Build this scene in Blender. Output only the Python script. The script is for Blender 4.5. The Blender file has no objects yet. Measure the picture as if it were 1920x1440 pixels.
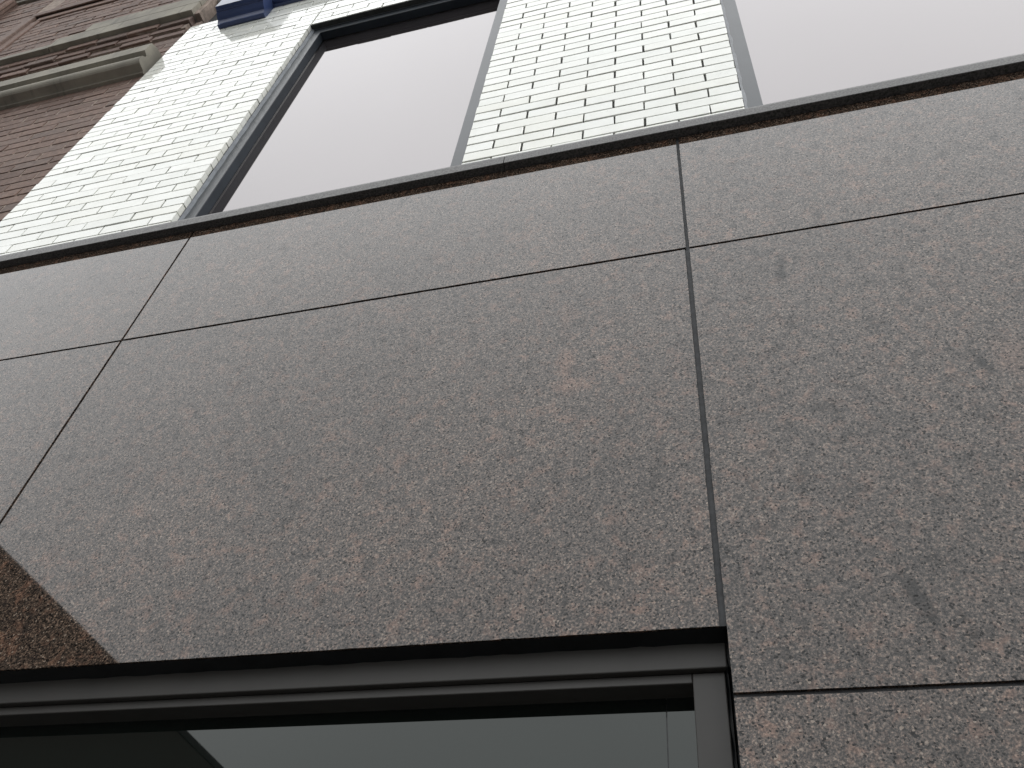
import bpy, bmesh, math, random
from mathutils import Matrix, Vector

random.seed(7)
scene = bpy.context.scene
col = scene.collection

# ------------------------------------------------------------------ units
# facade plane is y = 0 (it faces -y); lengths below are multiples of the
# photographer's distance from the wall, turned to metres with S
S = 1.27
EYE = 1.6
def X(v): return v * S
def Y(v): return v * S
def Z(v): return EYE + v * S

# ------------------------------------------------------------------ camera
F_PX = 1650.55
CAM_R = [[0.962649205, 0.254040013, 0.093649236],      # right
         [-0.128125535, 0.732134387, -0.669001559],    # down
         [-0.238516991, 0.632014961, 0.737337599]]     # forward
cam_d = bpy.data.cameras.new('camera')
cam = bpy.data.objects.new('camera', cam_d)
col.objects.link(cam)
cam_d.sensor_width = 36.0
cam_d.lens = 36.0 * F_PX / 1920.0
cam_d.clip_start = 0.05
cam_d.clip_end = 2000.0
r, d, f = (Vector(v) for v in CAM_R)
cam.matrix_world = Matrix(((r.x, -d.x, -f.x, 0.0),
                           (r.y, -d.y, -f.y, -S),
                           (r.z, -d.z, -f.z, EYE),
                           (0, 0, 0, 1)))
scene.camera = cam
CAM_POS = Vector((0, -S, EYE))

def project(p):
    q = Vector(p) - CAM_POS
    z = q.dot(f)
    if z < 0.05:
        return None
    return 960 + F_PX * q.dot(r) / z, 720 + F_PX * q.dot(d) / z

# ------------------------------------------------------------------ world: overcast daylight
SUN_EL, SUN_AZ = math.radians(52), math.radians(98)     # azimuth from +y clockwise
world = bpy.data.worlds.new('World')
scene.world = world
world.use_nodes = True
wn, wl = world.node_tree.nodes, world.node_tree.links
wn.clear()
w_out = wn.new('ShaderNodeOutputWorld')
w_bg = wn.new('ShaderNodeBackground')
w_sky = wn.new('ShaderNodeTexSky')
w_sky.sky_type = 'NISHITA'
w_sky.sun_disc = False
w_sky.sun_elevation = SUN_EL
w_sky.sun_rotation = SUN_AZ
w_sky.dust_density = 4.0
w_sky.air_density = 1.2
w_hs = wn.new('ShaderNodeHueSaturation')
w_hs.inputs['Saturation'].default_value = 0.12
wl.new(w_sky.outputs['Color'], w_hs.inputs['Color'])
w_tc = wn.new('ShaderNodeTexCoord')
w_no = wn.new('ShaderNodeTexNoise')
w_no.inputs['Scale'].default_value = 2.2
w_no.inputs['Detail'].default_value = 3.0
w_no.inputs['Roughness'].default_value = 0.45
wl.new(w_tc.outputs['Generated'], w_no.inputs['Vector'])
w_cr = wn.new('ShaderNodeMapRange')                       # the cloud deck
w_cr.inputs['From Min'].default_value = 0.25
w_cr.inputs['From Max'].default_value = 0.75
w_cr.inputs['To Min'].default_value = 0.95
w_cr.inputs['To Max'].default_value = 1.05
wl.new(w_no.outputs['Fac'], w_cr.inputs['Value'])
w_sc = wn.new('ShaderNodeVectorMath'); w_sc.operation = 'SCALE'
w_sc.inputs[0].default_value = (10.95, 11.1, 11.2)
w_sx = wn.new('ShaderNodeSeparateXYZ')
wl.new(w_tc.outputs['Generated'], w_sx.inputs['Vector'])
w_el = wn.new('ShaderNodeMapRange')                       # an overcast sky brightens towards the zenith
w_el.inputs['To Min'].default_value = 0.44
w_el.inputs['To Max'].default_value = 1.22
wl.new(w_sx.outputs['Z'], w_el.inputs['Value'])
w_mu = wn.new('ShaderNodeMath'); w_mu.operation = 'MULTIPLY'
wl.new(w_cr.outputs['Result'], w_mu.inputs[0]); wl.new(w_el.outputs['Result'], w_mu.inputs[1])
wl.new(w_mu.outputs[0], w_sc.inputs['Scale'])
w_mx = wn.new('ShaderNodeMix')
w_mx.data_type = 'RGBA'
w_mx.inputs['Factor'].default_value = 0.85
wl.new(w_hs.outputs['Color'], w_mx.inputs['A'])
wl.new(w_sc.outputs['Vector'], w_mx.inputs['B'])
wl.new(w_mx.outputs['Result'], w_bg.inputs['Color'])
w_bg.inputs['Strength'].default_value = 0.14
wl.new(w_bg.outputs['Background'], w_out.inputs['Surface'])

sun_d = bpy.data.lights.new('sun', 'SUN')
sun_d.energy = 0.6
sun_d.angle = math.radians(25)
sun_d.color = (1.0, 0.97, 0.93)
sun = bpy.data.objects.new('sun', sun_d)
col.objects.link(sun)
sun_dir = Vector((math.sin(SUN_AZ) * math.cos(SUN_EL), math.cos(SUN_AZ) * math.cos(SUN_EL), math.sin(SUN_EL)))
sun.rotation_euler = (-sun_dir).to_track_quat('-Z', 'Y').to_euler()
sun.location = (6, -6, 30)

scene.view_settings.view_transform = 'Standard'
scene.view_settings.look = 'None'
scene.view_settings.gamma = 1.0
scene.view_settings.exposure = 0.53
scene.view_settings.use_curve_mapping = False
scene.cycles.max_bounces = 6
scene.cycles.diffuse_bounces = 3
scene.cycles.glossy_bounces = 4

# ------------------------------------------------------------------ materials
def new_mat(name):
    m = bpy.data.materials.new(name)
    m.use_nodes = True
    n = m.node_tree.nodes
    return m, n, m.node_tree.links, n['Principled BSDF']

def noise(n, l, vec, scale, detail=3, rough=0.55, dist=0.0):
    t = n.new('ShaderNodeTexNoise')
    t.inputs['Scale'].default_value = scale
    t.inputs['Detail'].default_value = detail
    t.inputs['Roughness'].default_value = rough
    t.inputs['Distortion'].default_value = dist
    if vec is not None:
        l.new(vec, t.inputs['Vector'])
    return t

def ramp(n, l, src, stops, interp='LINEAR'):
    c = n.new('ShaderNodeValToRGB')
    c.color_ramp.interpolation = interp
    e = c.color_ramp.elements
    while len(e) < len(stops):
        e.new(0.5)
    for i, (p, v) in enumerate(stops):
        e[i].position = p
        e[i].color = (v, v, v, 1) if isinstance(v, (int, float)) else (*v, 1)
    l.new(src, c.inputs['Fac'])
    return c

def mixc(n, l, fac, a, b, mode='MIX'):
    m = n.new('ShaderNodeMix')
    m.data_type = 'RGBA'
    m.blend_type = mode
    for sock, v in (('Factor', fac), ('A', a), ('B', b)):
        if hasattr(v, 'is_linked') or hasattr(v, 'links'):
            l.new(v, m.inputs[sock])
        elif isinstance(v, (int, float)):
            m.inputs[sock].default_value = v
        else:
            m.inputs[sock].default_value = (*v, 1)
    return m.outputs['Result']

def coords(n, l, per_object=True):
    tc = n.new('ShaderNodeTexCoord')
    if not per_object:
        return tc.outputs['Object'], None
    oi = n.new('ShaderNodeObjectInfo')
    sc = n.new('ShaderNodeMath'); sc.operation = 'MULTIPLY'; sc.inputs[1].default_value = 37.0
    l.new(oi.outputs['Random'], sc.inputs[0])
    ad = n.new('ShaderNodeVectorMath'); ad.operation = 'ADD'
    l.new(tc.outputs['Object'], ad.inputs[0]); l.new(sc.outputs[0], ad.inputs[1])
    return ad.outputs['Vector'], oi.outputs['Random']

def bump(n, l, bsdf, src, strength, dist=0.001):
    b = n.new('ShaderNodeBump')
    b.inputs['Strength'].default_value = strength
    b.inputs['Distance'].default_value = dist
    l.new(src, b.inputs['Height'])
    l.new(b.outputs['Normal'], bsdf.inputs['Normal'])

def math_node(n, l, op, a, b_=None, clamp=False):
    m = n.new('ShaderNodeMath'); m.operation = op; m.use_clamp = clamp
    for k, v in enumerate((a, b_)):
        if v is None: continue
        if hasattr(v, 'links'): l.new(v, m.inputs[k])
        else: m.inputs[k].default_value = v
    return m.outputs[0]

def patch(n, l, pos, wob, c, rx, rz, ang, strength):
    """soft-edged blotch of the stone at a place on the wall (x, z in metres)"""
    mp = n.new('ShaderNodeMapping'); mp.vector_type = 'TEXTURE'
    mp.inputs['Location'].default_value = (c[0], 0, c[1])
    mp.inputs['Rotation'].default_value = (0, math.radians(ang), 0)
    mp.inputs['Scale'].default_value = (rx, 1, rz)
    l.new(pos, mp.inputs['Vector'])
    ln = n.new('ShaderNodeVectorMath'); ln.operation = 'LENGTH'
    l.new(mp.outputs['Vector'], ln.inputs[0])
    d_ = math_node(n, l, 'ADD', ln.outputs['Value'], wob)
    t = math_node(n, l, 'SUBTRACT', 1.35, d_, True)
    return math_node(n, l, 'MULTIPLY', t, strength, True)

def granite_mat():
    m, n, l, b = new_mat('polished_granite')
    v, rnd = coords(n, l)
    fine = noise(n, l, v, 230, 2, 0.75)
    base = ramp(n, l, fine.outputs['Fac'], [(0.3, (0.004, 0.004, 0.004)), (0.43, (0.017, 0.0145, 0.013)), (0.53, (0.045, 0.037, 0.031)), (0.62, (0.105, 0.083, 0.067)), (0.72, (0.23, 0.19, 0.158))])
    grain = n.new('ShaderNodeTexVoronoi'); grain.inputs['Scale'].default_value = 310
    l.new(v, grain.inputs['Vector'])
    gv = n.new('ShaderNodeSeparateColor'); l.new(grain.outputs['Color'], gv.inputs[0])
    black = ramp(n, l, gv.outputs[0], [(0.07, 1.0), (0.1, 0.0)])
    white = ramp(n, l, gv.outputs[0], [(0.975, 0.0), (0.985, 1.0)])
    # pink feldspar clusters
    cl = noise(n, l, v, 33, 3, 0.68, 0.3)
    pink = ramp(n, l, cl.outputs['Fac'], [(0.52, 0.0), (0.68, 0.95)])
    # blue-grey dark clusters
    mp = n.new('ShaderNodeMapping'); mp.inputs['Location'].default_value = (3.1, 1.7, 5.5)
    l.new(v, mp.inputs['Vector'])
    dk = noise(n, l, mp.outputs['Vector'], 24, 3, 0.65)
    dark = ramp(n, l, dk.outputs['Fac'], [(0.55, 0.0), (0.72, 0.65)])
    # the larger marks one can point at on the two big slabs
    ge = n.new('ShaderNodeNewGeometry')
    wz = noise(n, l, ge.outputs['Position'], 28, 3)
    wob = math_node(n, l, 'MULTIPLY', math_node(n, l, 'SUBTRACT', wz.outputs['Fac'], 0.5), 2.3)
    marks = [((0.150, 3.37), 0.012, 0.062, 8, 0.85), ((0.474, 2.96), 0.011, 0.047, -12, 1.0), ((0.240, 2.445), 0.014, 0.062, -14, 0.85),
             ((-0.157, 2.76), 0.016, 0.075, 12, 0.4), ((0.315, 3.12), 0.02, 0.03, 0, 0.4)]
    mk = None
    for mm in marks:
        t = patch(n, l, ge.outputs['Position'], wob, *mm)
        mk = t if mk is None else math_node(n, l, 'MAXIMUM', mk, t)
    dull = math_node(n, l, 'MAXIMUM', dark.outputs['Color'], mk)
    streak = None
    for mm in [((-0.358, 3.13), 0.022, 0.05, 0, 1.1), ((-0.345, 3.05), 0.03, 0.03, 20, 1.1), ((-0.366, 3.30), 0.015, 0.05, 0, 0.8), ((0.53, 2.97), 0.035, 0.06, 0, 0.55)]:
        t = patch(n, l, ge.outputs['Position'], wob, *mm)
        streak = t if streak is None else math_node(n, l, 'MAXIMUM', streak, t)
    pinkf = math_node(n, l, 'MAXIMUM', pink.outputs['Color'], streak)
    pinkc = ramp(n, l, fine.outputs['Fac'], [(0.3, (0.034, 0.022, 0.017)), (0.48, (0.098, 0.064, 0.049)), (0.62, (0.165, 0.11, 0.083)), (0.75, (0.25, 0.185, 0.14))])
    c1 = mixc(n, l, pinkf, base.outputs['Color'], pinkc.outputs['Color'])
    c2 = mixc(n, l, dull, c1, (0.012, 0.0135, 0.0145))
    c2 = mixc(n, l, black.outputs['Color'], c2, (0.003, 0.003, 0.003))
    c2 = mixc(n, l, white.outputs['Color'], c2, (0.2, 0.185, 0.165))
    # broad drift of tone, and one tone for each slab
    br = noise(n, l, v, 3.2, 2, 0.6)
    tone = ramp(n, l, br.outputs['Fac'], [(0.3, 0.84), (0.7, 1.16)])
    slabt = ramp(n, l, rnd, [(0.0, 0.9), (1.0, 1.12)])
    c3 = mixc(n, l, 1.0, c2, tone.outputs['Color'], 'MULTIPLY')
    c3 = mixc(n, l, 1.0, c3, slabt.outputs['Color'], 'MULTIPLY')
    c3 = mixc(n, l, 1.0, c3, (1.1, 0.94, 0.83), 'MULTIPLY')
    l.new(c3, b.inputs['Base Color'])
    # dark mica takes less polish than the feldspar
    spf = ramp(n, l, fine.outputs['Fac'], [(0.34, 0.36), (0.6, 0.57)])
    sp1 = math_node(n, l, 'MULTIPLY', spf.outputs['Color'], math_node(n, l, 'SUBTRACT', 1.0, math_node(n, l, 'MULTIPLY', dull, 0.34)))
    sp2 = math_node(n, l, 'MULTIPLY', sp1, math_node(n, l, 'SUBTRACT', 1.0, math_node(n, l, 'MULTIPLY', black.outputs['Color'], 0.45)))
    l.new(sp2, b.inputs['Specular IOR Level'])
    rg = ramp(n, l, br.outputs['Fac'], [(0.3, 0.02), (0.75, 0.032)])
    l.new(rg.outputs['Color'], b.inputs['Roughness'])
    b.inputs['IOR'].default_value = 1.62
    return m

def glazed_mat():
    m, n, l, b = new_mat('white_glazed_brick')
    v, rnd = coords(n, l)
    no = noise(n, l, v, 9, 3)
    tint = ramp(n, l, rnd, [(0.0, (0.80, 0.815, 0.765)), (0.5, (0.86, 0.87, 0.82)), (0.8, (0.82, 0.825, 0.755)), (1.0, (0.88, 0.89, 0.84))])
    dirt = ramp(n, l, no.outputs['Fac'], [(0.35, (0.92, 0.92, 0.905)), (0.6, (1, 1, 1))])
    c = mixc(n, l, 1.0, tint.outputs['Color'], dirt.outputs['Color'], 'MULTIPLY')
    sp = noise(n, l, v, 300, 1)
    spk = ramp(n, l, sp.outputs['Fac'], [(0.73, 0.0), (0.76, 0.7)])
    c = mixc(n, l, spk.outputs['Color'], c, (0.2, 0.19, 0.17))
    l.new(c, b.inputs['Base Color'])
    b.inputs['Roughness'].default_value = 0.07
    b.inputs['IOR'].default_value = 1.52
    wav = noise(n, l, v, 14, 2)
    bump(n, l, b, wav.outputs['Fac'], 0.25, 0.002)
    return m

def plain(name, rgb, rough, metal=0.0, ior=1.5, var=0.15, scale=20, bstr=0.0, bscale=200):
    m, n, l, b = new_mat(name)
    v, rnd = coords(n, l)
    no = noise(n, l, v, scale, 4)
    tone = ramp(n, l, no.outputs['Fac'], [(0.34, 1 - var), (0.66, 1 + var)])
    c = mixc(n, l, 1.0, rgb, tone.outputs['Color'], 'MULTIPLY')
    l.new(c, b.inputs['Base Color'])
    b.inputs['Roughness'].default_value = rough
    b.inputs['Metallic'].default_value = metal
    b.inputs['IOR'].default_value = ior
    if bstr:
        fn = noise(n, l, v, bscale, 3)
        bump(n, l, b, fn.outputs['Fac'], bstr, 0.002)
    return m

def brown_brick_mat():
    m, n, l, b = new_mat('brown_brick')
    v, rnd = coords(n, l)
    tint = ramp(n, l, rnd, [(0.0, (0.12, 0.072, 0.054)), (0.35, (0.155, 0.096, 0.073)), (0.7, (0.195, 0.125, 0.096)), (1.0, (0.14, 0.098, 0.08))])
    no = noise(n, l, v, 40, 4, 0.65)
    tone = ramp(n, l, no.outputs['Fac'], [(0.3, 0.7), (0.7, 1.25)])
    c = mixc(n, l, 1.0, tint.outputs['Color'], tone.outputs['Color'], 'MULTIPLY')
    sm = noise(n, l, v, 16, 3)
    smear = ramp(n, l, sm.outputs['Fac'], [(0.58, 0.0), (0.72, 0.45)])
    c = mixc(n, l, smear.outputs['Color'], c, (0.24, 0.19, 0.17))
    l.new(c, b.inputs['Base Color'])
    b.inputs['Roughness'].default_value = 0.75
    bump(n, l, b, no.outputs['Fac'], 0.5, 0.004)
    return m

def stone_mat():
    m, n, l, b = new_mat('sandstone')
    v, rnd = coords(n, l)
    no = noise(n, l, v, 5, 5, 0.6)
    c = ramp(n, l, no.outputs['Fac'], [(0.3, (0.2, 0.187, 0.158)), (0.55, (0.28, 0.26, 0.215)), (0.75, (0.34, 0.315, 0.255))])
    mp = n.new('ShaderNodeMapping'); mp.inputs['Scale'].default_value = (26, 5, 2.5)
    l.new(v, mp.inputs['Vector'])
    st = noise(n, l, mp.outputs['Vector'], 1.0, 3)
    streak = ramp(n, l, st.outputs['Fac'], [(0.58, 0.0), (0.74, 0.6)])
    c2 = mixc(n, l, streak.outputs['Color'], c.outputs['Color'], (0.11, 0.105, 0.095))
    l.new(c2, b.inputs['Base Color'])
    b.inputs['Roughness'].default_value = 0.85
    fn = noise(n, l, v, 120, 4)
    bump(n, l, b, fn.outputs['Fac'], 0.4, 0.003)
    return m

def brick_tex_mat(name, c1, c2, mortar, bw, bh, ms):
    m, n, l, b = new_mat(name)
    tc = n.new('ShaderNodeTexCoord')
    mp = n.new('ShaderNodeMapping'); mp.inputs['Rotation'].default_value = (math.radians(90), 0, 0)
    l.new(tc.outputs['Object'], mp.inputs['Vector'])
    t = n.new('ShaderNodeTexBrick')
    t.inputs['Scale'].default_value = 1.0
    t.inputs['Brick Width'].default_value = bw
    t.inputs['Row Height'].default_value = bh
    t.inputs['Mortar Size'].default_value = ms
    t.inputs['Color1'].default_value = (*c1, 1)
    t.inputs['Color2'].default_value = (*c2, 1)
    t.inputs['Mortar'].default_value = (*mortar, 1)
    l.new(mp.outputs['Vector'], t.inputs['Vector'])
    l.new(t.outputs['Color'], b.inputs['Base Color'])
    b.inputs['Roughness'].default_value = 0.7
    return m

def dark_glass_mat(name, rgb, ior, tint=(1, 1, 1)):
    m, n, l, b = new_mat(name)
    v, rnd = coords(n, l)
    no = noise(n, l, v, 2.5, 3)
    c = ramp(n, l, no.outputs['Fac'], [(0.3, tuple(x * 0.85 for x in rgb)), (0.7, tuple(x * 1.15 for x in rgb))])
    l.new(c.outputs['Color'], b.inputs['Base Color'])
    b.inputs['Roughness'].default_value = 0.015
    b.inputs['IOR'].default_value = ior
    b.inputs['Specular Tint'].default_value = (*tint, 1)
    wv = noise(n, l, v, 1.3, 1)
    bump(n, l, b, wv.outputs['Fac'], 0.02, 0.01)
    return m

GRANITE = granite_mat()
SILL_STONE = plain('grey_sill_granite', (0.075, 0.072, 0.07), 0.42, ior=1.42, var=0.65, scale=170)
GLAZED = glazed_mat()
SEALANT = plain('grey_sealant', (0.045, 0.047, 0.05), 0.7, var=0.3, scale=60, bstr=0.2)
BLACK_SEAL = plain('black_sealant', (0.006, 0.007, 0.008), 0.22, var=0.3, scale=25, bstr=0.6, bscale=40)
MORTAR = plain('dark_mortar', (0.05, 0.05, 0.045), 0.9, var=0.3, scale=40, bstr=0.3)
FRAME = plain('slate_frame_paint', (0.045, 0.052, 0.06), 0.33, var=0.12, scale=6, bstr=0.03)
FRAME.node_tree.nodes['Principled BSDF'].inputs['Specular IOR Level'].default_value = 0.36
JAMB = plain('shaded_frame_paint', (0.03, 0.037, 0.047), 0.6, var=0.2, scale=5)  # frame paint made darker and duller, shade of the reveals put into its colour
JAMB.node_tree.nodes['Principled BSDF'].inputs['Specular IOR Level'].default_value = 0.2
CAULK = plain('pale_caulk', (0.15, 0.165, 0.185), 0.6, var=0.2, scale=30, bstr=0.5, bscale=60)
BRONZE = plain('dark_bronze_metal', (0.034, 0.032, 0.029), 0.5, var=0.1, scale=8)
BRONZE_DK = plain('black_bronze_metal', (0.012, 0.012, 0.013), 0.4, var=0.2)
LINTEL = plain('weathered_steel', (0.03, 0.032, 0.03), 0.55, var=0.4, scale=30, bstr=0.3)
BLUE = plain('blue_gloss_paint', (0.036, 0.056, 0.14), 0.28, var=0.15, scale=5, bstr=0.04)
STONE = stone_mat()
BROWN = brown_brick_mat()
LIME = plain('pale_lime_mortar', (0.3, 0.24, 0.2), 0.9, var=0.3, scale=30, bstr=0.5)
INNER = dark_glass_mat('coated_window_glass', (0.03, 0.027, 0.028), 2.7, (1.0, 0.945, 0.955))
SHOPGLASS = dark_glass_mat('dark_shop_glass', (0.004, 0.006, 0.005), 1.6, (0.95, 1.0, 0.97))
WHITE_TEX = brick_tex_mat('white_brick_far', (0.8, 0.8, 0.77), (0.76, 0.77, 0.74), (0.1, 0.1, 0.09), 0.206, 0.06, 0.004)
BROWN_TEX = brick_tex_mat('brown_brick_far', (0.2, 0.115, 0.095), (0.15, 0.09, 0.075), (0.33, 0.27, 0.24), 0.225, 0.075, 0.008)
FAR_BRICK = brick_tex_mat('soot_brick_far', (0.052, 0.045, 0.036), (0.047, 0.04, 0.032), (0.05, 0.043, 0.035), 0.225, 0.075, 0.008)
CORE = plain('dark_render', (0.05, 0.05, 0.05), 0.9)
ASPHALT = plain('asphalt', (0.05, 0.05, 0.052), 0.9, var=0.25, scale=80, bstr=0.4)
PAVING = brick_tex_mat('paving', (0.13, 0.128, 0.124), (0.11, 0.108, 0.105), (0.06, 0.06, 0.058), 0.6, 0.6, 0.006)
PAVING.node_tree.nodes['Mapping'].inputs['Rotation'].default_value = (0, 0, 0)
KERB = plain('kerb_stone', (0.28, 0.28, 0.27), 0.8, bstr=0.2)
GLASS_FAR = dark_glass_mat('far_window_glass', (0.01, 0.012, 0.014), 1.5)

# ------------------------------------------------------------------ mesh helpers
def obj(name, bm, mat, parent=None, smooth=False):
    me = bpy.data.meshes.new(name)
    bm.to_mesh(me); bm.free()
    me.materials.append(mat)
    if smooth:
        for p in me.polygons:
            p.use_smooth = True
    o = bpy.data.objects.new(name, me)
    col.objects.link(o)
    if parent is not None:
        o.parent = parent
    return o

def link_mesh(name, me, parent, loc=(0, 0, 0)):
    o = bpy.data.objects.new(name, me)
    col.objects.link(o)
    o.parent = parent
    o.location = loc
    return o

def thing(name, loc, label, cat, group=None):
    o = bpy.data.objects.new(name, None)
    o.empty_display_size = 0.2
    o.location = loc
    col.objects.link(o)
    o['label'] = label; o['category'] = cat
    if group: o['group'] = group
    return o

def structure(o):
    o['kind'] = 'structure'
    return o

def add_box(bm, x0, x1, y0, y1, z0, z1, bev=0.0, seg=1):
    vs = [bm.verts.new((x, y, z)) for x in (x0, x1) for y in (y0, y1) for z in (z0, z1)]
    q = [(0, 1, 3, 2), (4, 6, 7, 5), (0, 4, 5, 1), (2, 3, 7, 6), (0, 2, 6, 4), (1, 5, 7, 3)]
    fs = [bm.faces.new([vs[i] for i in k]) for k in q]
    if bev:
        es = list({e for fc in fs for e in fc.edges})
        bmesh.ops.bevel(bm, geom=es, offset=bev, segments=seg, affect='EDGES', profile=0.5)
    return fs

def box(name, mat, parent, x0, x1, y0, y1, z0, z1, bev=0.0, seg=1):
    bm = bmesh.new()
    add_box(bm, x0, x1, y0, y1, z0, z1, bev, seg)
    bmesh.ops.recalc_face_normals(bm, faces=bm.faces)
    return obj(name, bm, mat, parent)

def extrude_x(name, mat, parent, prof, x0, x1, smooth=False):
    bm = bmesh.new()
    a = [bm.verts.new((x0, y, z)) for y, z in prof]
    b = [bm.verts.new((x1, y, z)) for y, z in prof]
    k = len(prof)
    for i in range(k):
        bm.faces.new((a[i], a[(i + 1) % k], b[(i + 1) % k], b[i]))
    bm.faces.new(a); bm.faces.new(list(reversed(b)))
    bmesh.ops.recalc_face_normals(bm, faces=bm.faces)
    return obj(name, bm, mat, parent, smooth)

def chamfer_brick(bm, w, dep, h, c, jit=0.0, at=(0, 0, 0), back=False):
    """brick whose front is at y=0 with softened arrises; origin at its lower left front"""
    ox, oy, oz = at
    J = lambda: random.uniform(-jit, jit)
    def ring(y, i, jj):
        pts = [(i, i), (w - i, i), (w - i, h - i), (i, h - i)]
        return [bm.verts.new((ox + px + (J() if jj else 0), oy + y, oz + pz + (J() if jj else 0))) for px, pz in pts]
    r0 = ring(0, c, True); r1 = ring(c, 0, True); r2 = ring(dep, 0, False)
    bm.faces.new(r0)
    for u, v in ((r0, r1), (r1, r2)):
        for i in range(4):
            bm.faces.new((u[i], v[i], v[(i + 1) % 4], u[(i + 1) % 4]))

def brick_mesh(name, w, dep, h, c, jit, mat):
    bm = bmesh.new()
    chamfer_brick(bm, w, dep, h, c, jit)
    bmesh.ops.recalc_face_normals(bm, faces=bm.faces)
    me = bpy.data.meshes.new(name)
    bm.to_mesh(me); bm.free()
    me.materials.append(mat)
    return me

def pixel_size(x0, x1, y, z0, z1):
    """size of a piece in the photograph (0 when it lies outside the frame)"""
    pts = [project(p) for p in ((x0, y, z0), (x1, y, z0), (x1, y, z1), (x0, y, z1))]
    if any(p is None for p in pts):
        return 0.0
    cx = sum(p[0] for p in pts) / 4; cy = sum(p[1] for p in pts) / 4
    inside = any(-5 < p[0] < 1925 and -5 < p[1] < 1445 for p in pts)
    a = 0.0
    for i in range(4):
        a += pts[i][0] * pts[(i + 1) % 4][1] - pts[(i + 1) % 4][0] * pts[i][1]
    return abs(a) / 2 if inside else 0.0

def lay_bricks(parent, cells, dep, joint, cham, mat, limit=300, jit=0.0008, tilt=0.003, out=0.001, rest='brick_infill'):
    """cells: (x0, x1, y, z0, z1) in metres, joints included; the largest in the picture become objects of their own"""
    order = sorted(cells, key=lambda c: -pixel_size(*c))
    cache = {}
    bm = bmesh.new(); n_rest = 0
    for i, (x0, x1, y, z0, z1) in enumerate(order):
        jl = joint * random.uniform(0.55, 1.35) / 2; jr = joint * random.uniform(0.55, 1.35) / 2
        jb = joint * random.uniform(0.6, 1.2) / 2; jt = joint * random.uniform(0.6, 1.2) / 2
        w = x1 - x0; h = z1 - z0
        if i < limit and pixel_size(x0, x1, y, z0, z1) > 0:
            key = (round(w, 3), round(h, 3), random.randrange(5))
            if key not in cache:
                cache[key] = brick_mesh('brick', w - joint, dep, h - joint * 0.9, cham, jit, mat)
            o = link_mesh('brick', cache[key], parent)
            o.location = (x0 + jl, y + random.uniform(-out, out), z0 + jb)
            o.scale = ((w - jl - jr) / (w - joint), 1, (h - jb - jt) / (h - joint * 0.9))
            o.rotation_euler = (random.uniform(-tilt, tilt), 0, random.uniform(-tilt, tilt))
        else:
            chamfer_brick(bm, w - jl - jr, dep, h - jb - jt, cham, jit, (x0 + jl, y + random.uniform(-out, out), z0 + jb))
            n_rest += 1
    if n_rest:
        bmesh.ops.recalc_face_normals(bm, faces=bm.faces)
        o = obj(rest, bm, mat, parent)
        o['kind'] = 'stuff'
    else:
        bm.free()

# ------------------------------------------------------------------ ground
bm = bmesh.new()
add_box(bm, -300, 300, -300, 300, -0.6, -0.145)
g = structure(obj('ground', bm, ASPHALT)); g['label'] = 'wide dark ground around the buildings'; g['category'] = 'ground'
bm = bmesh.new(); add_box(bm, -120, 120, -10.0, -3.0, -0.14, -0.13)
g = structure(obj('road', bm, ASPHALT)); g['label'] = 'asphalt road in front of the granite clad building'; g['category'] = 'road'
bm = bmesh.new(); add_box(bm, -60, 60, -2.85, 0.6, -0.14, 0.0)
g = structure(obj('pavement', bm, PAVING)); g['label'] = 'paved pavement along the foot of the granite wall'; g['category'] = 'pavement'
bm = bmesh.new(); add_box(bm, -60, 60, -3.0, -2.852, -0.14, 0.002, 0.012)
g = structure(obj('kerb', bm, KERB)); g['label'] = 'stone kerb between the pavement and the road'; g['category'] = 'kerb'
bm = bmesh.new(); add_box(bm, -60, 60, -12.0, -10.002, -0.14, 0.0)
g = structure(obj('far_pavement', bm, PAVING)); g['label'] = 'paved pavement on the far side of the road'; g['category'] = 'pavement'

# ------------------------------------------------------------------ the granite and glazed brick building
bld = thing('shop_building', (X(-0.6), 0.1, 0), 'shop building with polished red-brown granite base and white glazed brick piers', 'building')
bld_inv = Matrix.Translation((-X(-0.6), -0.1, 0))
class Shift:
    pass
def child(o, parent):
    """parent o (built in world coordinates) without moving it"""
    o.parent = parent
    o.matrix_parent_inverse = parent.matrix_world.inverted()
bpy.context.view_layer.update()

def part(fn, *a, **k):
    o = fn(*a, **k)
    return o

def settle(o, parent):
    o.parent = parent
    if parent is bld or parent is nb or parent is opp:
        o.matrix_parent_inverse = Matrix.Translation(-parent.location)
nb = opp = None

XL, XR = -2.235, 3.0                       # ends of this front
SILL_Z, SILL_P = 1.9878, 0.0204            # underside of the sill and its projection
Z_BAND = 1.5085                            # joint under the top row of panels
Z_OPEN = 0.6444                            # head of the shop window
Z_LOW = 0.5493
JX = [-1.3645, -0.0468, 1.27, 2.59]        # upright joints

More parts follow.
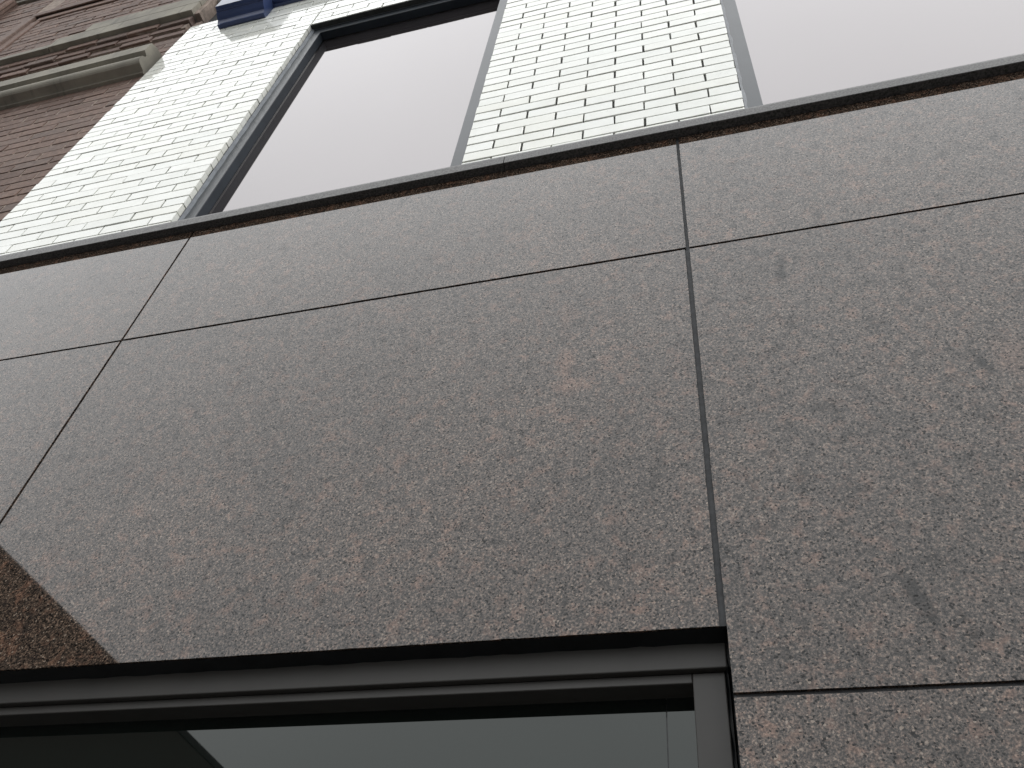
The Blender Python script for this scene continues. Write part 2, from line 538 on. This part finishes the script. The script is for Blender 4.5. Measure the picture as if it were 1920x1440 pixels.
# --- granite cladding: sealant bed with one object for each slab
bm = bmesh.new()
bed = 0.0065
add_box(bm, X(XL), X(XR), bed, 0.028, Z(Z_OPEN) + 0.0035, Z(SILL_Z) - 0.001)
add_box(bm, X(XL), X(JX[0]) - 0.004, bed, 0.028, 0.02, Z(Z_OPEN) - 0.001)
add_box(bm, X(JX[1]) + 0.005, X(XR), bed, 0.028, 0.02, Z(Z_OPEN) - 0.001)
clad = obj('granite_cladding', bm, SEALANT); settle(clad, bld)
clad['label'] = 'polished speckled granite slabs with thin grey sealant joints'
g = 0.0044                                  # half a joint
def slab(x0, x1, z0, z1, gr=0.0):
    w, h = X(x1) - X(x0) - 2 * g - gr, (z1 - z0) * S - 2 * g
    # outline with the small unevenness of sawn and handled arrises
    step = 0.018
    J = lambda: random.uniform(-0.0003, 0.0003) - (random.random() < 0.04) * random.uniform(0.0, 0.0012)
    out = []
    nx, nz = max(2, int(w / step)), max(2, int(h / step))
    for k in range(nx): out.append((w * k / nx, 0.0, 0, -1))
    for k in range(nz): out.append((w, h * k / nz, 1, 0))
    for k in range(nx): out.append((w - w * k / nx, h, 0, 1))
    for k in range(nz): out.append((0.0, h - h * k / nz, -1, 0))
    bm = bmesh.new()
    fr_, bk_ = [], []
    for (px, pz, dx, dz) in out:
        e = J()
        a = (px + dx * e, pz + dz * e)
        fr_.append(bm.verts.new((a[0], 0, a[1]))); bk_.append(bm.verts.new((a[0], 0.03, a[1])))
    bm.faces.new(fr_)
    k = len(out)
    for q in range(k):
        r_ = (q + 1) % k
        bm.faces.new((fr_[q], bk_[q], bk_[r_], fr_[r_]))
    bmesh.ops.recalc_face_normals(bm, faces=bm.faces)
    o = obj('granite_panel', bm, GRANITE, clad)
    o.location = (X(x0) + g, random.uniform(-0.0004, 0.0004), Z(z0) + g)
    return o
cols_x = [XL] + JX + [XR]
zfloor = (0.02 - EYE) / S
for i in range(5):
    a, b_ = cols_x[i], cols_x[i + 1]
    slab(a, b_, Z_BAND, SILL_Z)
    if i == 1:
        slab(a, b_, Z_OPEN - g / S, Z_BAND, 0.003)
    else:
        slab(a, b_, Z_LOW, Z_BAND)
        slab(a, b_, Z_LOW - 0.9, Z_LOW)
        if Z_LOW - 0.9 > zfloor + 0.1:
            slab(a, b_, zfloor, Z_LOW - 0.9)

# --- granite sill course
zb, zt = Z(SILL_Z), Z(2.0725 * (1 - SILL_P))
prof = [(-Y(SILL_P), zb + 0.0015), (-Y(SILL_P) + 0.0015, zb), (0.15, zb), (0.15, zt + 0.02), (0.03, zt + 0.006),
        (-Y(SILL_P) + 0.006, zt), (-Y(SILL_P) + 0.0015, zt - 0.004), (-Y(SILL_P), zt - 0.014)]
sx = [XL - 0.01, -0.4745, 1.15, XR]
for i in range(3):
    o = extrude_x('sill_stone', SILL_STONE, None, prof, X(sx[i]) + 0.0012, X(sx[i + 1]) - 0.0012)
    settle(o, bld)

# --- white glazed bricks
P0 = (-2.219, -1.477)                      # pier beside the neighbour
P1 = (-0.605, 0.122)                       # pier between the windows
P2 = (0.994, 1.72)
ROW0, PITCH = 2.0296, 0.04745
HEAD = ROW0 + 33 * PITCH                   # window head, a course line
TOPZ = 4.03
TH = Y(0.018)
def pier_cells(x0, x1, n_full, rows):
    L = (x1 - x0) / (n_full + 0.5)
    out = []
    for k in rows:
        z0 = ROW0 + k * PITCH
        xs = [x0]
        first = L / 2 if k % 2 == 0 else L
        p = x0 + first
        while p < x1 - L * 0.3:
            xs.append(p + random.uniform(-0.0022, 0.0022)); p += L
        xs.append(x1)
        for a, b_ in zip(xs, xs[1:]):
            out.append((X(a), X(b_), 0.0, Z(z0), Z(z0 + PITCH)))
    return out
n_top = int((TOPZ - ROW0) / PITCH)
cells = pier_cells(*P0, 4, range(0, n_top))
cells += pier_cells(*P1, 4, range(0, n_top))
cells += pier_cells(*P2, 4, range(0, n_top))
for a, b_ in ((P0[1], P1[0]), (P1[1], P2[0])):
    cells += pier_cells(a, b_, 5, range(33, n_top))
bm = bmesh.new()
mb = 0.006
for a, b_ in (P0, P1, P2):
    add_box(bm, X(a) + 0.009, X(b_) - 0.009, mb, TH + 0.03, Z(2.0), Z(HEAD) - 0.002)
add_box(bm, X(P0[0]) + 0.003, X(P2[1]) - 0.003, mb, TH + 0.03, Z(HEAD) + 0.003, Z(TOPZ))
wall = obj('glazed_brick_wall', bm, MORTAR); settle(wall, bld)
wall['label'] = 'white glazed brick piers with thin dark joints'
lay_bricks(wall, cells, TH, 0.0066, 0.0012, GLAZED, limit=300, jit=0.0005, tilt=0.004, out=0.0012)

# --- upper windows
W = 0.0445
FY = 0.0255                                # face of the frame
GY = 0.0605                                 # glass
def upper_window(x0, x1, label):
    zs, zh = 2.03, HEAD
    bm = bmesh.new()
    yb = Y(GY) + 0.03
    w = W
    fz = zh - 0.002
    # face of the frame: stiles and head in one piece, drip ledge on the head
    pts = [(X(x0) + 0.004, Z(zs)), (X(x0) + 0.004, Z(fz)), (X(x1) - 0.004, Z(fz)), (X(x1) - 0.004, Z(zs)),
           (X(x1 - w), Z(zs)), (X(x1 - w), Z(fz - w)), (X(x0 + w), Z(fz - w)), (X(x0 + w), Z(zs))]
    fr_ = [bm.verts.new((px, Y(FY), pz)) for px, pz in pts]
    bk_ = [bm.verts.new((px, (Y(FY) + 0.004), pz)) for px, pz in pts]
    for q_ in ((0, 1, 6, 7), (1, 2, 5, 6), (2, 3, 4, 5)):
        bm.faces.new([fr_[i] for i in q_]); bm.faces.new([bk_[i] for i in reversed(q_)])
    for i in range(8):
        bm.faces.new((fr_[i], bk_[i], bk_[(i + 1) % 8], fr_[(i + 1) % 8]))
    bmesh.ops.recalc_face_normals(bm, faces=bm.faces)
    win = obj('window', bm, FRAME); settle(win, bld)
    win['label'] = label
    box('drip_ledge', FRAME, win, X(x0) + 0.006, X(x1) - 0.006, Y(FY) - 0.006, Y(FY) + 0.0004, Z(fz - 0.008), Z(fz - 0.003), 0.001)
    # reveals running back to the glass
    box('jamb', JAMB, win, X(x0) + 0.004, X(x0 + w) - 0.0008, (Y(FY) + 0.004) + 0.0005, yb, Z(zs), Z(fz), 0.0008)
    box('jamb', JAMB, win, X(x1 - w) + 0.0008, X(x1) - 0.004, (Y(FY) + 0.004) + 0.0005, yb, Z(zs), Z(fz), 0.0008)
    box('head', JAMB, win, X(x0 + w), X(x1 - w), (Y(FY) + 0.004) + 0.0005, yb, Z(fz - w) + 0.0006, Z(fz), 0.0008)
    bd = 0.0
    # thin gasket lines against the glass
    gk = 0.0022
    box('gasket', BLACK_SEAL, win, X(x0 + w) - 0.0006, X(x0 + w) + gk, Y(GY) - 0.004, Y(GY) - 0.0005, Z(zs), Z(fz - w))
    box('gasket', BLACK_SEAL, win, X(x1 - w) - gk, X(x1 - w) + 0.0006, Y(GY) - 0.004, Y(GY) - 0.0005, Z(zs), Z(fz - w))
    box('gasket', BLACK_SEAL, win, X(x0 + w) + gk + 0.0004, X(x1 - w) - gk - 0.0004, Y(GY) - 0.004, Y(GY) - 0.0005, Z(fz - w) - gk, Z(fz - w) + 0.0008)
    # caulk beside the brick ends
    for s_, xe in ((1, x0), (-1, x1)):
        bm = bmesh.new()
        n_ = 60
        pr = []
        for k in range(n_ + 1):
            z = Z(zs) + (Z(fz) - Z(zs)) * k / n_
            wv = 0.010 + random.uniform(-0.0012, 0.0012) + 0.0015 * math.sin(k * 1.3)
            pr.append((bm.verts.new((X(xe) + s_ * 0.0005, TH - 0.001, z)),
                       bm.verts.new((X(xe) + s_ * wv, Y(FY) - 0.003 + random.uniform(-0.001, 0.001), z)),
                       bm.verts.new((X(xe) + s_ * (wv + 0.003), Y(FY) + 0.002, z))))
        for p_, q_ in zip(pr, pr[1:]):
            bm.faces.new((p_[0], p_[1], q_[1], q_[0])); bm.faces.new((p_[1], p_[2], q_[2], q_[1]))
        obj('caulk', bm, CAULK, win, True)
    # steel lintel under the bricks
    box('lintel', LINTEL, win, X(x0) - 0.004, X(x1) + 0.004, 0.0035, Y(FY) + 0.004, Z(zh) - 0.0016, Z(zh) + 0.0025)
    # double glazing
    gx0, gx1, gz1 = X(x0 + w) - 0.003, X(x1 - w) + 0.003, Z(fz - w) + 0.003
    box('pane', INNER, win, gx0, gx1, Y(GY), Y(GY) + 0.016, Z(zs), gz1)
    return win
upper_window(P0[1], P1[0], 'upper window nearer the brown brick neighbour')
upper_window(P1[1], P2[0], 'upper window on the right, its pane mirroring pale sky')

# --- shop window under the granite
sx0, sx1 = X(JX[0]) + 0.002, X(-0.0445)
zo = Z(Z_OPEN)
yh, ys, yg = Y(0.03), Y(0.04), Y(0.0755)
zh1 = Z(0.604); zr = Z(0.590)
xh1 = X(-0.0490)
stl0, stl1 = X(-0.094), X(-0.0531)
shop = box('shop_window', BRONZE, None, sx0 + 0.006, xh1, yh, yh + 0.07, zh1, zo - 0.003, 0.002, 2)
settle(shop, bld)
shop['label'] = 'dark bronze shop window with glass below the granite'
box('top_rail', BRONZE, shop, sx0 + 0.01, stl0 - 0.0006, ys, yg + 0.02, zr, zh1 - 0.001, 0.0012)
box('stile', BRONZE, shop, stl0, stl1, ys - 0.001, yg + 0.02, 0.06, zh1 - 0.0012, 0.0018, 2)
box('stile', BRONZE, shop, sx0 + 0.012, sx0 + 0.065, ys - 0.001, yg + 0.02, 0.06, zr - 0.001, 0.0018, 2)
box('bottom_rail', BRONZE, shop, sx0 + 0.066, stl0 - 0.001, ys, yg + 0.02, 0.06, 0.14, 0.0018)
seam = X(-0.1235 * 1.0755)
box('pane', SHOPGLASS, shop, sx0 + 0.06, seam - 0.0011, yg, yg + 0.01, 0.13, zr + 0.01)
box('pane', SHOPGLASS, shop, seam + 0.0011, stl0 + 0.01, yg, yg + 0.01, 0.13, zr + 0.01)
box('pane_seam', BLACK_SEAL, shop, seam - 0.002, seam + 0.002, yg + 0.003, yg + 0.012, 0.13, zr + 0.009)
# rough black sealant round the frame
def bead(x0, x1, z0, z1, along_x, y0, n_=70):
    bm = bmesh.new()
    rows = []
    for k in range(n_ + 1):
        t = k / n_
        j = [random.uniform(-0.0014, 0.0014) for _ in range(4)]
        if along_x:
            x = x0 + (x1 - x0) * t
            rows.append([bm.verts.new(v) for v in ((x, 0.0035 + j[0] * 0.6, z1), (x, y0 * 0.6 + j[1], z1 - 0.002 + j[3] * 0.5), (x, y0 + 0.001, z0 + j[2] * 0.9))])
        else:
            z = z0 + (z1 - z0) * t
            rows.append([bm.verts.new(v) for v in ((x1, y0 - 0.02, z), ((x0 + x1) / 2 + j[1], y0 - 0.006 + j[0] * 2, z), (x0 + j[3] * 0.8, y0 + 0.004, z))])
    for p_, q_ in zip(rows, rows[1:]):
        for i in range(2):
            bm.faces.new((p_[i], p_[i + 1], q_[i + 1], q_[i]))
    return obj('sealant_bead', bm, BLACK_SEAL, shop, True)
bead(sx0, X(-0.0455), zo - 0.0068, zo - 0.0006, True, yh)
bead(xh1 - 0.0005, X(-0.0437), 0.06, zo - 0.001, False, yh)
bead(stl1 - 0.0005, xh1 + 0.0012, 0.06, zh1 + 0.001, False, ys)
# dark lining of the opening
bm = bmesh.new()
add_box(bm, sx0 - 0.02, X(-0.0437) + 0.02, 0.0285, 0.2, zo - 0.0015, zo + 0.002)
add_box(bm, X(-0.0437), X(-0.0437) + 0.02, 0.031, 0.2, 0.03, zo - 0.002)
add_box(bm, sx0 - 0.02, sx0, 0.031, 0.2, 0.03, zo - 0.002)
obj('lining', bm, BRONZE_DK, shop)

# --- blue painted cornice over the piers
cz = 3.983
cprof = [(0.02, cz), (-0.012, cz), (-0.012, cz + 0.012), (-0.03, cz + 0.014), (-0.03, cz + 0.05), (-0.05, cz + 0.06), (-0.05, cz + 0.4), (0.02, cz + 0.4)]
corn = extrude_x('cornice', BLUE, None, [(Y(a), Z(b_)) for a, b_ in cprof], X(-1.7735), X(XR))
settle(corn, bld)
corn['label'] = 'deep blue painted cornice'
bprof = [(0.012, 3.863), (-0.003, 3.863), (-0.006, 3.859), (-0.021, 3.861), (-0.0215, 3.868), (-0.026, 3.878), (-0.03, 3.885), (-0.043, 3.892), (-0.0585, 3.904),
         (-0.0585, 3.909), (-0.066, 3.911), (-0.066, 3.914), (-0.081, 3.92), (-0.082, 4.3), (0.012, 4.3)]
o = extrude_x('bracket', BLUE, corn, [(Y(a), Z(b_)) for a, b_ in bprof], X(-2.007), X(-1.774))
o['label'] = 'moulded blue bracket at the end of the cornice'

# --- what closes the building off
o = box('upper_wall', WHITE_TEX, None, X(P0[0]), X(XR), 0.0, 0.05, Z(cz + 0.402), Z(8.5)); settle(o, bld)
o = box('core', CORE, None, X(XL), X(XR), 0.2, 9.0, 0.0, Z(8.5)); settle(o, bld)
o = box('end_pier', WHITE_TEX, None, X(P2[1]), X(XR), 0.0, 0.05, zt + 0.0, Z(cz)); settle(o, bld)
bm = bmesh.new()
add_box(bm, X(P0[0]), X(P2[1]), TH + 0.031, 0.2, Z(HEAD), Z(8.4))
for a, b_ in (P0, P1, P2):
    add_box(bm, X(a), X(b_), TH + 0.031, 0.2, Z(2.0), Z(HEAD) - 0.001)
o = obj('backing_wall', bm, CORE); settle(o, bld)

# ------------------------------------------------------------------ the brown brick neighbour
nb = thing('brick_building', (X(-4.0), 0.1, 0), 'old brown brick building with weathered stone bands beside the white brick pier', 'building')
BY = 0.0165                                # its wall face
XE = -2.25                                 # where its bands stop
XN = -6.2
bh = 0.0745 / S
bl = 0.222 / S
def wall_cells(x0, x1, z0, z1, y, half=0):
    out = []; k = half; z = z0
    while z < z1 - 1e-6:
        zz = min(z + bh, z1)
        p = x1 - (bl / 2 if k % 2 else 0); b_ = x1
        if k % 2 == 0: p = x1 - bl
        while b_ > x0 + 0.01:
            a = max(p, x0)
            out.append((X(a), X(b_), Y(y), Z(z), Z(zz)))
            b_ = a; p = a - bl
        z = zz; k += 1
    return out
nwall_bm = bmesh.new()
mo = 0.0035
add_box(nwall_bm, X(XN), X(-2.2205), Y(BY) + mo, 0.4, Z(2.05), Z(3.532))
add_box(nwall_bm, X(XN), X(-2.2205), Y(BY) + mo, 0.4, Z(3.70), Z(4.15))
add_box(nwall_bm, X(XN), X(-3.6), Y(-0.038) + mo, 0.4, Z(4.16), Z(5.36))
add_box(nwall_bm, X(-3.599), X(-2.2205), Y(-0.020) + mo, 0.4, Z(4.16), Z(4.9))
add_box(nwall_bm, X(-3.599), X(-2.2205), Y(-0.038) + mo, 0.4, Z(4.901), Z(5.36))
add_box(nwall_bm, X(XN), X(-2.2205), Y(-0.05) + mo, 0.4, Z(5.4), Z(6.6))
nwall = obj('brick_wall', nwall_bm, LIME); settle(nwall, nb)
nwall['label'] = 'brown brick wall with pale lime joints'
bc = wall_cells(-4.6, -2.222, 3.528 - bh * 26, 3.528, BY)
bc += wall_cells(-4.6, -2.222, 3.735, 3.985, BY, 1)
bc += wall_cells(-3.52, -3.078, 4.2, 4.38, -0.022, 1)
bc += wall_cells(-3.52, XE, 4.38, 4.84, -0.022)
bc += wall_cells(-5.4, -3.64, 4.16, 5.35, -0.038)
bc += wall_cells(-3.52, -2.24, 4.96, 5.35, -0.038)
bc += wall_cells(-5.4, -2.24, 5.45, 6.5, -0.05)
lay_bricks(nwall, bc, 0.05, 0.010, 0.003, BROWN, limit=300, jit=0.0022, tilt=0.005, out=0.0018)

# stone string course with a rolled underside
sp = [(0.05, 3.522), (0.004, 3.524), (0.002, 3.531), (-0.004, 3.533)]
for k in range(9):
    t = k / 8 * math.radians(125) - math.radians(62)
    sp.append((-0.020 - 0.0285 * math.cos(t) , 3.568 + 0.034 * math.sin(t)))
sp += [(-0.033, 3.606), (-0.033, 3.612), (-0.0555, 3.622), (-0.0555, 3.70), (-0.03, 3.718), (0.05, 3.737)]
o = extrude_x('string_course', STONE, None, [(Y(a), Z(b_)) for a, b_ in sp], X(XN), X(XE)); settle(o, nb)
o['label'] = 'weathered stone string course with rolled underside'
# three oversailing brick courses, brick by brick
for k, (yy, z0, z1) in enumerate(((0.005, 3.985, 4.040), (-0.005, 4.0405, 4.096), (-0.016, 4.0965, 4.152))):
    bmc = bmesh.new()
    add_box(bmc, X(XN), X(XE) - 0.012, Y(yy) + 0.008, Y(BY) + 0.02, Z(z0) + 0.004, Z(z1) - 0.002)
    cc = obj('oversailing_course', bmc, LIME); settle(cc, nb)
    cs = []
    p = XE - (0.03 if k % 2 else 0.0)
    while p > -4.6:
        a = p - bl * random.uniform(0.96, 1.04)
        cs.append((X(a), X(p), Y(yy), Z(z0), Z(z1))); p = a
    lay_bricks(cc, cs, 0.06, 0.010, 0.0035, BROWN, limit=300, jit=0.003, tilt=0.008, out=0.005)
# stone blocks closing the bands
for (x0, x1, z0, z1, yy) in ((-3.072, XE, 4.156, 4.268, -0.0405), (-2.92, XE + 0.0005, 4.2705, 4.38, -0.0405)):
    o = box('stone_block', STONE, None, X(x0), X(x1), Y(yy), 0.3, Z(z0), Z(z1), 0.003, 2); settle(o, nb)
# long stone under the upper wall
o = box('bed_course', STONE, None, X(XN), X(-3.076), Y(-0.039), 0.3, Z(4.154), Z(4.2), 0.003, 2); settle(o, nb)
# stepped brick surround of the sunk panel
for (yy, xl, z0, z1) in ((-0.030, -3.56, 4.84, 4.90), (-0.044, -3.63, 4.901, 4.962)):
    o = box('panel_head', BROWN, None, X(xl), X(-2.24), Y(yy), 0.3, Z(z0), Z(z1), 0.004); settle(o, nb)
for (yy, x0, x1, zt_) in ((-0.030, -3.58, -3.522, 4.838), (-0.044, -3.641, -3.5805, 4.899)):
    o = box('panel_edge', BROWN, None, X(x0), X(x1), Y(yy), 0.3, Z(4.2), Z(zt_), 0.004); settle(o, nb)
# band and ribbed corbel further up
for (yy, z0, z1) in ((-0.055, 5.352, 5.40), (-0.075, 5.4005, 5.46)):
    o = box('upper_band', STONE, None, X(XN), X(-2.24), Y(yy), 0.3, Z(z0), Z(z1), 0.004); settle(o, nb)
cbm = bmesh.new()
add_box(cbm, X(-4.35), X(-3.98), Y(-0.09), 0.3, Z(5.0), Z(5.351), 0.004)
corb = obj('corbel', cbm, BROWN); settle(corb, nb)
corb['label'] = 'ribbed brick corbel under the upper band'
for k in range(7):
    x = -4.34 + k * 0.052
    box('rib', BROWN, corb, X(x), X(x + 0.036), Y(-0.1), Y(-0.0895), Z(5.01), Z(5.34), 0.003)
for k in range(4):
    y_ = -0.085 + k * 0.02
    box('rib', BROWN, corb, X(-3.981), X(-3.970), Y(y_), Y(y_ + 0.014), Z(5.01), Z(5.34), 0.002)
# rest of the house, outside the picture
o = box('lower_wall', BROWN_TEX, None, X(-12), X(XL) - 0.004, Y(BY), 0.4, 0.0, Z(2.049)); settle(o, nb)
o = box('side_wall', BROWN_TEX, None, X(-12), X(XN) - 0.001, Y(BY), 0.4, Z(2.05), Z(6.6)); settle(o, nb)
o = box('body', BROWN_TEX, None, X(-12), X(XL) - 0.01, 0.401, 9.0, 0.0, Z(9.0)); settle(o, nb)
o = box('attic_wall', BROWN_TEX, None, X(-12), X(-2.2205), Y(-0.038), 0.4, Z(6.601), Z(9.0)); settle(o, nb)

# ------------------------------------------------------------------ the building over the road, seen only mirrored in the stone
OX = -20.0 * S
OH = EYE + 0.6825 * 20.0 * S
opp = thing('brick_building', (OX - 8, -30, 0), 'dark brick building over the road, mirrored in the lower left of the granite', 'building')
o = box('wall', FAR_BRICK, None, OX - 16, OX - 0.03, -70, -12.6, 0.0, OH - 0.35); settle(o, opp)
o = box('coping', CORE, None, OX - 16.1, OX, -70.1, -12.5, OH - 0.349, OH, 0.02); settle(o, opp)
for k in range(4):
    for m_ in range(4):
        x = OX - 2.6 - k * 3.6; z = 1.0 + m_ * 4.0
        f_ = box('window', CORE, None, x - 1.3, x, -12.62, -12.55, z, z + 2.2, 0.01); settle(f_, opp)
        box('pane', GLASS_FAR, f_, x - 1.2, x - 0.1, -12.549, -12.54, z + 0.1, z + 2.1)
